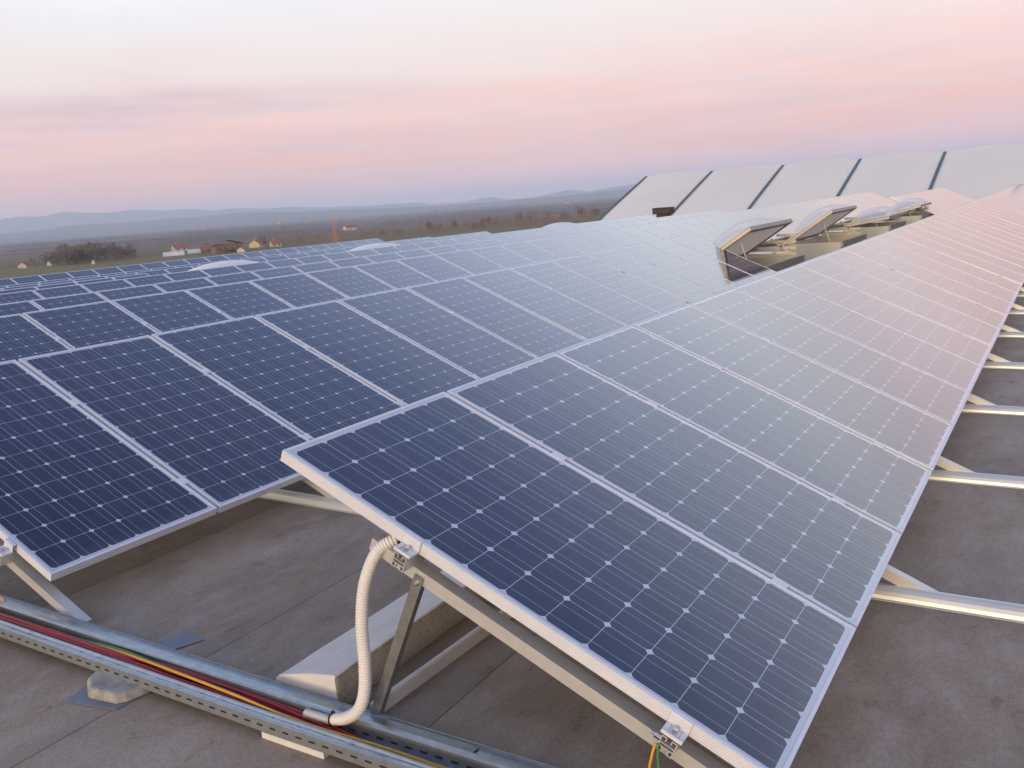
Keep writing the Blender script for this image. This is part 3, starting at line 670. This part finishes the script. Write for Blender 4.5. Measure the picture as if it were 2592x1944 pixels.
def vent(x0, ang, lab):
    y0 = 1.76; zr = roof_z(y0 + .5); ct = -0.475 - zr
    t = thing('roof_vent', lab, 'roof vent', (x0, y0, zr), 'open domed vents between the panel rows')
    mb = MB(); w = 0.07
    mb.box(0, VX, 0, w, -.05, ct); mb.box(0, VX, VY - w, VY, -.05, ct); mb.box(0, w, w, VY - w, -.05, ct - .003); mb.box(VX - w, VX, w, VY - w, -.05, ct - .003)
    mb.build('curb', 'curb', t)
    mb = MB(); mb.box(-.03, VX + .03, -.045, -.002, ct - .09, ct + .01); mb.build('flashing', 'lid', t)
    # lid: hinge along the far long side
    lid = MB(); e = 0.07
    for bx in ((-.03, VX + .03, -VY - .03, -VY - .03 + e, 0, .06), (-.03, VX + .03, -e, 0, 0, .06), (-.03, -.03 + e, -VY - .03 + e, -e, .001, .059), (VX + .03 - e, VX + .03, -VY - .03 + e, -e, .001, .059)): lid.box(*bx)
    lo_ = lid.build('lid', 'lid', t); lo_.location = (0, VY, ct + .012); lo_.rotation_euler = (-R(ang), 0, 0)
    s_ = MB(); s_.box(-.032, -.0302, -VY - .03, 0, .012, .05); s_.build('lit_edge_strip', 'cream', lo_)  # west glow on this side of the lid, painted as a cream strip
    u_ = MB(); u_.box(.04, VX - .04, -VY + .04, -.07, .020, .026); u_.build('inner_panel', 'under', lo_)
    d_ = dome_mesh(VX - .04, VY - .02, .27).build('dome', 'acryl', lo_, smooth=True); d_.location = (VX / 2, -VY / 2 - .015, .061)
    # far end gap: bars and scissor links
    a = R(ang); mb = MB(); xf = VX - .05
    H = (VY - .06) * math.sin(a)
    nb = 4
    for i in range(nb):
        zb = ct + .03 + H * 0.85 * i / nb
        ylim = VY - .05 - (zb - ct) / max(math.tan(a), .05)
        mb.bar((xf, .06, zb), (xf, max(ylim, .12), zb), .025, min(.04, .12 * H), (0, 0, 1))
    mb.bar((xf - .03, .10, ct + .02), (xf - .03, .45, ct + .02 + H * .55), .02, .03); mb.bar((xf - .03, .45, ct + .02), (xf - .03, .12, ct + .02 + H * .6), .02, .03)
    mb.build('end_bars', 'cream', t)
    # lifting rod
    mb = MB(); ym = VY * 0.42; zl = ct + (VY - ym) * math.tan(a) + .02
    mb.tube([(.35, ym - .12, ct - .06), (.30, ym, zl)], .011, 8); mb.build('lifting_rod', 'cream', t)
    return t
vent(10.74, 33, 'nearest open roof vent, its domed lid propped high at the second row end')
vent(15.72, 34, 'second open roof vent, domed lid propped steeply behind the nearest vent')
vent(20.70, 9, 'third roof vent, domed lid barely raised')
vent(25.68, 13, 'farthest roof vent, clear dome slightly lifted before the pinkish panels')
def dome_light(x, y, zc, lab):
    zr = roof_z(y); t = thing('dome_skylight', lab, 'skylight', (x, y, zr), 'closed white dome skylights behind the fifth row')
    mb = MB(); h = zc - zr; lx, ly = 2.15, 1.15; w = .08
    mb.box(-lx / 2, lx / 2, -ly / 2, -ly / 2 + w, -.05, h); mb.box(-lx / 2, lx / 2, ly / 2 - w, ly / 2, -.05, h); mb.box(-lx / 2, -lx / 2 + w, -ly / 2 + w, ly / 2 - w, -.05, h); mb.box(lx / 2 - w, lx / 2, -ly / 2 + w, ly / 2 - w, -.05, h)
    mb.build('curb', 'curb', t)
    d = dome_mesh(lx + .06, ly + .06, .30).build('dome', 'opal', t, smooth=True); d.location = (0, 0, h + .002)
    mb = MB(); mb.box(-lx / 2 - .13, -lx / 2 - .035, -.12, .12, h - .06, h + .02); mb.build('hinge_box', 'opal', t)
dome_light(11.95, 13.9, -.435, 'closed white dome skylight, leftmost of three behind the fifth row')
dome_light(17.05, 13.9, -.435, 'closed white dome skylight, middle of three behind the fifth row')
dome_light(27.3, 13.9, -.445, 'faint white dome skylight, farthest right behind the fifth row')
MAT['dark'] = varied('dark_brown_metal', (0.045, 0.035, 0.03), (0.03, 0.025, 0.02), 6, 0.6)
t = thing('roof_ventilator', 'small dark box ventilator against the white barrel roof', 'ventilator', (27.2, 9.9, roof_z(9.9)))
mb = MB(); mb.box(-.22, .22, -.31, .31, .86, 1.04); mb.box(-.23, .23, -.31, -.03, 1.04, 1.07); mb.box(-.23, .23, .07, .31, 1.04, 1.07); mb.build('hood', 'dark', t, bevel=.01)
mb = MB(); mb.box(-.14, .14, -.2, .2, -.05, .86); mb.build('stack', 'dark', t)

# ------------------------------------------------------------------ hall with white shell roof and teal gutters
MAT['shell'] = varied('white_translucent_shell', (0.80, 0.735, 0.62), (0.74, 0.675, 0.565), 0.15, 0.45)
MAT['teal'] = varied('teal_gutter', (0.06, 0.115, 0.14), (0.05, 0.09, 0.11), 1, 0.5)
BAY, XR, ZR = 5.645, 70.0, 1.96
hall = thing('barrel_roof_hall', 'large hall behind with white bulging roof shells and teal ribs', 'building', (XR, 0, GZ))
ribs = [28.83 - k * BAY for k in range(8)]
def hz(s): return ZR - GZ - s * math.tan(R(18.2)) - 0.0018 * max(0, s - 4) ** 2
def shell(ya, yb):
    mb = MB(); ns, ny = 14, 14; V = []
    for i in range(ns + 1):
        s_ = 18.0 * i / ns; row = []
        for j in range(ny + 1):
            f_ = j / ny; y = ya + (yb - ya) * f_; bul = 0.24 * (1 - (2 * f_ - 1) ** 2) * 1.0
            row.append(mb.bm.verts.new((-s_ - (0 if i else -0.0), y, hz(s_) + bul)))
        V.append(row)
    for i in range(ns):
        for j in range(ny): mb.face([V[i][j], V[i][j + 1], V[i + 1][j + 1], V[i + 1][j]])
    # back slope so that the shell has depth
    T_ = [mb.bm.verts.new((0.0, v.co.y, v.co.z - .002)) for v in V[0]]; Bk = [mb.bm.verts.new((9.0, v.co.y, v.co.z - 3.4)) for v in V[0]]
    for j in range(ny): mb.face([T_[j], Bk[j], Bk[j + 1], T_[j + 1]])
    return mb
for a, b in zip(ribs, ribs[1:]): shell(b + .08, a - .08).build('roof_shell', 'shell', hall, smooth=True)
for y in ribs:
    mb = MB(); S = [18.0 * i / 8 for i in range(9)]
    mb.extrude([(-.095, -.25), (.095, -.25), (.095, .08), (-.095, .08)], [(lambda a, z, s_=s_: (-s_ + (.0 if s_ else .12), y + a, hz(s_) + z)) for s_ in S]); mb.build('gutter_rib', 'teal', hall)
mb = MB(); mb.box(-18.2, -17.9, ribs[-1], ribs[0], 0, hz(18) - .1); mb.box(-17.9, 9, ribs[0] - .2, ribs[0], 0, 4.5); mb.box(-17.9, 9, ribs[-1], ribs[-1] + .2, 0, 4.5); mb.box(8.8, 9.1, ribs[-1] + .2, ribs[0] - .2, 0, 8.4)
mb.build('wall', 'clad', hall)

# ------------------------------------------------------------------ countryside
def polar(azd_, d): return (CAM.x + d * math.cos(R(azd_)), CAM.y + d * math.sin(R(azd_)), terrain_z(d, R(azd_)))
def cm(name, c): MAT[name] = varied(name, c, tuple(v * .8 for v in c), 0.6, 0.85); return name
for nm, c in dict(w_white=(.58, .54, .49), w_yellow=(.58, .49, .32), w_green=(.55, .60, .34), w_brick=(.20, .13, .10), r_red=(.33, .12, .09), r_brown=(.16, .12, .095), r_rust=(.30, .12, .09), poly=(.66, .66, .66), win=(.05, .055, .06), w_or=(.75, .22, .07), w_cream=(.50, .44, .36)).items(): cm(nm, c)
def house(azd_, d, w, dp, h, rh, wall, roof, lab, turn=0.0, group=None, over=.35, extra=True):
    x, y, z = polar(azd_, d)
    t = thing('house', lab, 'house', (x, y, z - .3), group, R(azd_) + R(turn))
    # local: -x faces the viewer
    mb = MB(); mb.hexa([(-dp / 2, -w / 2, 0), (dp / 2, -w / 2, 0), (dp / 2, w / 2, 0), (-dp / 2, w / 2, 0), (-dp / 2, -w / 2, h), (dp / 2, -w / 2, h), (dp / 2, w / 2, h), (-dp / 2, w / 2, h)])
    for s_ in (-1, 1):
        v = [mb.bm.verts.new(p) for p in ((-dp / 2, s_ * w / 2, h), (dp / 2, s_ * w / 2, h), (0, s_ * w / 2, h + rh))]; mb.face(v)
    mb.build('wall', wall, t)
    mb = MB(); e = over; th = .18
    for s_ in (-1, 1):
        dd = dp / 2 + e; zz0 = h - e * rh / (dp / 2)
        a = [(s_ * dd, -w / 2 - e, zz0), (s_ * dd, w / 2 + e, zz0), (0, w / 2 + e, h + rh + .02), (0, -w / 2 - e, h + rh + .02)]
        mb.hexa(a + [(p[0], p[1], p[2] + th) for p in a])
    r_ = mb.build('roof', roof, t)
    if extra:
        mb = MB(); mb.box(-.25, .25, w * .2, w * .2 + .5, h + rh * .5, h + rh + .8); mb.build('chimney', wall, r_)
        for k in range(max(2, int(w / 3))):
            yy = -w / 2 + w * (k + .5) / max(2, int(w / 3)); mb = MB(); mb.box(-dp / 2 - .03, -dp / 2 + .03, yy - .5, yy + .5, h * .4, h * .4 + 1.1); mb.build('window', 'win', t)
    t.scale = (.74, .74, .74)
    return t
house(47.15, 423, 6.0, 7, 2.7, 2.2, 'w_yellow', 'r_red', 'yellow house under a bright red roof, right of the brown barn', 62)
house(46.05, 412, 5.5, 6, 2.5, 1.8, 'w_green', 'r_red', 'pale green house under a red roof nearest the orange mast', 15)
house(51.55, 470, 8, 7, 2.6, 2.4, 'w_white', 'r_red', 'white house with a broad red roof between tunnel and barn', 20)
house(49.9, 410, 6, 7, 2.4, 2.6, 'w_brick', 'r_rust', 'low rust-roofed house touching the left side of the brown barn', 30)
house(48.05, 372, 3.2, 4, 1.8, 1.3, 'w_white', 'r_brown', 'small white shed under a dark gable before the brown barn', 70, extra=False)
house(59.72, 404, 3.6, 5, 1.8, 1.6, 'w_cream', 'r_rust', 'small cream house among brown bushes at the far left', 55, extra=False)
house(58.35, 404, 3.2, 4, 1.8, 1.5, 'w_cream', 'r_brown', 'small cream house before the bare wood at left', 30, extra=False)
house(41.55, 700, 11, 9, 3.2, 2.4, 'w_white', 'r_rust', 'low white house with a long faded red roof, right of the mast', 25)
house(56.24, 376, 1.5, 1.5, 1.7, .8, 'w_white', 'r_brown', 'tiny white hut standing alone in the olive field', 85, over=.1, extra=False)
# barn
x, y, z = polar(48.9, 385); t = thing('barn', 'large brown unfinished barn with a wide overhanging roof', 'barn', (x, y, z - .3), None, R(48.9 + 14)); t.scale = (.82, .82, .85)
mb = MB(); mb.box(-5, 5, -6.5, 6.5, 0, 4.2); mb.build('wall', 'w_brick', t)
mb = MB(); e = 1.3
for s_ in (-1, 1):
    a = [(-6, s_ * (6.5 + e), 4.0), (6, s_ * (6.5 + e), 4.0), (6, 0, 6.1), (-6, 0, 6.1)]; mb.hexa(a + [(p[0], p[1], p[2] + .25) for p in a])
mb.build('roof', 'r_brown', t)
for yy in (-4.5, -1.5, 1.5, 4.5):
    mb = MB(); mb.box(-5.04, -4.9, yy - .5, yy + .5, 1.6, 2.8); mb.build('window', 'win', t)
mb = MB(); mb.box(-8, -5.01, -7.5, 3.0, 1.6, 1.9); mb.box(-8, -7.8, -7.5, -7.3, 0, 1.6); mb.box(-8, -7.8, 2.8, 3.0, 0, 1.6); mb.build('lean_to', 'r_brown', t)
# polytunnels
for (aa, d, ln, lab) in ((51.9, 400, 8.0, 'long white polytunnel on the field edge, left one'), (50.75, 412, 5.0, 'shorter white polytunnel before the red-roofed house')):
    x, y, z = polar(aa, d); mb = MB(); pr = [(2.4 * math.cos(math.pi * k / 12), 1.7 * math.sin(math.pi * k / 12)) for k in range(13)]
    mb.extrude(pr, [lambda a, zz: (a, -ln / 2, zz), lambda a, zz: (a, ln / 2, zz)]); o = mb.build('polytunnel', 'poly'); o.location = (x, y, z); o.rotation_euler = (0, 0, R(aa + 8))
    tag(o, lab, 'polytunnel')
# mast
x, y, z = polar(42.45, 405); t = thing('lattice_mast', 'orange lattice mast rising beyond the panel field', 'mast', (x, y, z), None, R(20)); t.rotation_euler = (R(-2), R(-1.5), R(42))
mb = MB(); H = 11.0
for sx in (-1, 1):
    for sy in (-1, 1): mb.bar((sx * .42, sy * .42, 0), (sx * .19, sy * .19, H), .13, .13, (1, 0, 0))
for k in range(14):
    z0, z1 = H * k / 14, H * (k + 1) / 14; w0, w1 = .38 - .21 * k / 14, .38 - .21 * (k + 1) / 14
    for s_ in (-1, 1):
        mb.bar((s_ * w0, -w0, z0), (s_ * w1, w1, z1), .085, .085, (1, 0, 0)); mb.bar((-w0, s_ * w0, z0), (w1, s_ * w1, z1), .085, .085, (0, 1, 0))
mb.build('lattice', 'w_or', t)
for ang in (20, 140, 260):
    mb = MB(); mb.bar((math.cos(R(ang)) * 2.2, math.sin(R(ang)) * 2.2, 0), (math.cos(R(ang)) * .3, math.sin(R(ang)) * .3, 4.4), .13, .13, (.3, .2, 1)); mb.build('stay', 'w_or', t)
# far houses on the hills: nothing tells these specks apart
rh_ = random.Random(5); hp_ = None
for (a0, a1, d0, d1, cnt) in ((44, 52, 2800, 3700, 16), (54, 60, 4300, 5400, 16), (46, 54, 4500, 5500, 14), (36, 44, 2200, 3400, 7), (25, 36, 2200, 3500, 3)):
    for k in range(cnt):
        aa, d = rh_.uniform(a0, a1), rh_.uniform(d0, d1)
        if hp_ is None:
            mb = MB(); mb.box(-4, 4, -6, 6, 0, 5); hp_ = thing('farmhouse', 'tiny pale house far off on the hazy valley slopes', 'house', (0, 0, 0), 'scattered houses on the far slopes')
            mb.build('wall', 'w_cream', hp_)
            mb = MB(); a = [(-4.4, -6.4, 4.8), (4.4, -6.4, 4.8), (4.4, 6.4, 4.8), (-4.4, 6.4, 4.8)]; v = [mb.bm.verts.new(p) for p in a + [(0, -6.4, 8), (0, 6.4, 8)]]
            for i in ((0, 3, 5, 4), (1, 4, 5, 2), (0, 4, 1), (3, 2, 5), (3, 0, 1, 2)): mb.face([v[q] for q in i])
            mb.build('roof', 'r_rust', hp_); o = hp_
        else: o = copy_tree(hp_)
        o.location = polar(aa, d); o.rotation_euler = (0, 0, rh_.uniform(0, 3.1)); s_ = rh_.uniform(.4, .8) * (1 + d / 12000); o.scale = (s_, s_, s_)

# trees: bare winter crowns made of many thin twig faces
MAT['twig'] = varied('bare_twigs', (0.19, 0.15, 0.13), (0.13, 0.105, 0.095), 0.5, 0.95)
MAT['twig_red'] = varied('russet_twigs', (0.27, 0.175, 0.14), (0.19, 0.13, 0.11), 0.5, 0.95)
MAT['twig_far'] = varied('hazed_winter_wood', (0.24, 0.205, 0.19), (0.16, 0.14, 0.135), 0.02, 0.95)  # paler copy of the twigs, with distance haze put into its colour
MAT['leafy'] = varied('dull_evergreen', (0.06, 0.065, 0.035), (0.04, 0.042, 0.025), 0.5, 0.95)
MAT['bark'] = mat('bark', (0.08, 0.06, 0.045), 0.95)
def crown(mb, rg, h, w, nf, base=(0, 0, 0)):
    lob = [(rg.uniform(-.34, .34) * w, rg.uniform(-.34, .34) * w, h * rg.uniform(.22, .78), rg.uniform(.16, .34) * w) for _ in range(9)]
    bx, by, bz_ = base
    for k in range(nf):
        lx, ly, lz, lr = rg.choice(lob)
        d = Vector((rg.gauss(0, 1), rg.gauss(0, 1), rg.gauss(0, 1))).normalized() * lr * rg.uniform(.3, 1.05)
        c = Vector((bx + lx + d.x, by + ly + d.y, bz_ + max(h * .04, lz + d.z * 1.0)))
        a = Vector((rg.uniform(-1, 1), rg.uniform(-1, 1), rg.uniform(-.2, 1.4))).normalized() * h * rg.uniform(.04, .085)
        b = Vector((rg.uniform(-1, 1), rg.uniform(-1, 1), rg.uniform(-1, 1))).normalized() * h * rg.uniform(.018, .035)
        v = [mb.bm.verts.new(q) for q in (c - a, c + b, c + a, c - b)]; mb.face(v)
def trunk(mb, rg, h, base=(0, 0, 0)):
    B_ = Vector(base); mb.tube([B_, B_ + Vector((0, 0, h * .3)), B_ + Vector((rg.uniform(-.03, .03) * h, rg.uniform(-.03, .03) * h, h * .75))], [h * .022, h * .016, h * .005], 6)
    for k in range(6):
        s_ = B_ + Vector((0, 0, h * rg.uniform(.22, .5))); e = s_ + Vector((rg.uniform(-.28, .28) * h, rg.uniform(-.28, .28) * h, h * rg.uniform(.2, .4))); mb.tube([s_, (s_ + e) / 2 + Vector((0, 0, -.02 * h)), e], [h * .009, h * .006, h * .002], 5)
def tree(aa, d, h, w, m_, lab, group, seed, nf=420):
    rg = random.Random(seed); h *= rg.uniform(.55, .95); w *= rg.uniform(1.0, 1.7); d += rg.uniform(-12, 30); t = thing('bare_tree', lab, 'tree', polar(aa, d), group)
    mb = MB(); trunk(mb, rg, h); mb.build('trunk', 'bark', t)
    mb = MB(); crown(mb, rg, h, w, nf); mb.build('crown', m_, t)
TL = [(39.55, 430, 4.5, 5, 'twig'), (38.55, 432, 5.2, 4.6, 'twig'), (36.7, 445, 7.0, 5, 'twig_red'), (36.1, 450, 5.5, 4.4, 'twig'), (35.2, 455, 5.5, 4, 'twig_red'), (34.0, 470, 7.5, 6, 'twig'),
      (33.3, 470, 8, 5.5, 'twig_red'), (32.6, 480, 7, 5.5, 'twig'), (31.2, 480, 8.5, 7, 'twig_red'), (30.4, 490, 8, 6, 'twig'), (29.3, 500, 8.0, 6, 'twig_red'), (28.3, 500, 7, 7, 'twig'), (27.2, 500, 8.5, 6, 'twig_red'), (26.3, 510, 8.5, 6, 'twig'),
      (44.6, 440, 4.8, 5, 'twig_red'), (43.5, 440, 4.2, 5, 'twig'), (50.25, 372, 4.4, 4, 'twig'), (60.4, 395, 4.5, 5, 'twig_red'), (59.2, 396, 4.6, 4.5, 'twig'), (46.7, 440, 6.5, 4, 'twig')]
WORD = ['just right of the mast', 'second right of the mast, low and round', 'russet, third along the hedge line right of the mast', 'small and brown beside the russet one', 'thin russet one on the far field edge', 'brown one midway to the teal rib',
        'tall russet one midway to the teal rib', 'brown one past the tall russet one', 'broad russet one nearing the teal rib', 'brown one nearing the teal rib', 'russet one third from the teal rib', 'wide brown one before the teal rib', 'russet one next to the teal rib', 'brown one partly behind the teal rib',
        'russet bush right of the green house', 'brown bush left of the mast', 'small brown bush left of the barn', 'russet bush at the far left edge', 'brown bush right of the cream house', 'slim brown one behind the yellow house']
for i, (aa, d, h, w, m_) in enumerate(TL): tree(aa, d, h, w, m_, 'bare winter tree, ' + WORD[i], 'bare trees along the fields', 50 + i)
# the wood at the left and the hedges: one mass each
def mass(name, lab, cat, spots, m_, nf, seed):
    rg = random.Random(seed); mb = MB()
    for (aa, d, h, w) in spots: 
        p = polar(aa, d); crown(mb, rg, h, w, nf, p)
        if d < 700: trunk(mb, rg, h, p)
    o = mb.build(name, m_); o['label'] = lab; o['category'] = cat; o['kind'] = 'stuff'
rg = random.Random(11); sp_ = []
for k in range(95):
    aa = rg.uniform(54.0, 58.6); d = rg.uniform(388, 470); hh = (8.0 if 55 < aa < 57.8 else 5.5) * rg.uniform(.75, 1.1); sp_.append((aa, d, hh, hh * .8))
mass('bare_wood', 'brown leafless wood behind the olive field at left', 'wood', sp_, 'twig', 190, 1)
sp_ = []
for k in range(2600):
    d = 640 + 2600 * rg.random() ** 1.5; aa = rg.uniform(21, 64)
    if noise.noise(Vector((d / 260, aa / 2.6, 0))) < -0.02: continue
    hh = rg.uniform(4, 8); sp_.append((aa, d, hh, hh * 2.0))
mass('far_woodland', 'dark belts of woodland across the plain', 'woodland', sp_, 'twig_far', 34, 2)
sp_ = []
for k in range(230):
    c0 = rg.uniform(22, 46); d0 = rg.uniform(425, 600)
    for q in range(rg.choice((1, 2, 4, 7))): sp_.append((c0 + q * rg.uniform(.2, .5), d0 + rg.uniform(-8, 8), rg.uniform(1.2, 4.2), rg.uniform(3, 7)))
mass('hedge_scrub', 'reddish scrub along the edge of the field', 'scrub', sp_, 'twig_red', 46, 3)

# ------------------------------------------------------------------ haze
bm = bmesh.new(); bmesh.ops.create_cube(bm, size=1.0)
for v in bm.verts: v.co = Vector((-2900.0 if v.co.x < 0 else 14200.0, -6500.0 if v.co.y < 0 else 14200.0, (-20.0 if v.co.z < 0 else 232.0)))
me = bpy.data.meshes.new('haze'); bm.to_mesh(me); bm.free()
hz_ = bpy.data.objects.new('haze', me); C.objects.link(hz_); hz_['kind'] = 'stuff'
m = bpy.data.materials.new('haze'); m.use_nodes = True; t = m.node_tree; t.nodes.clear()
pv = N(t, 'ShaderNodeVolumePrincipled'); pv.inputs['Color'].default_value = (0.74, 0.87, 1.0, 1); pv.inputs['Density'].default_value = 0.00018
ou = N(t, 'ShaderNodeOutputMaterial'); L(t, pv.outputs[0], ou.inputs['Volume']); me.materials.append(m)
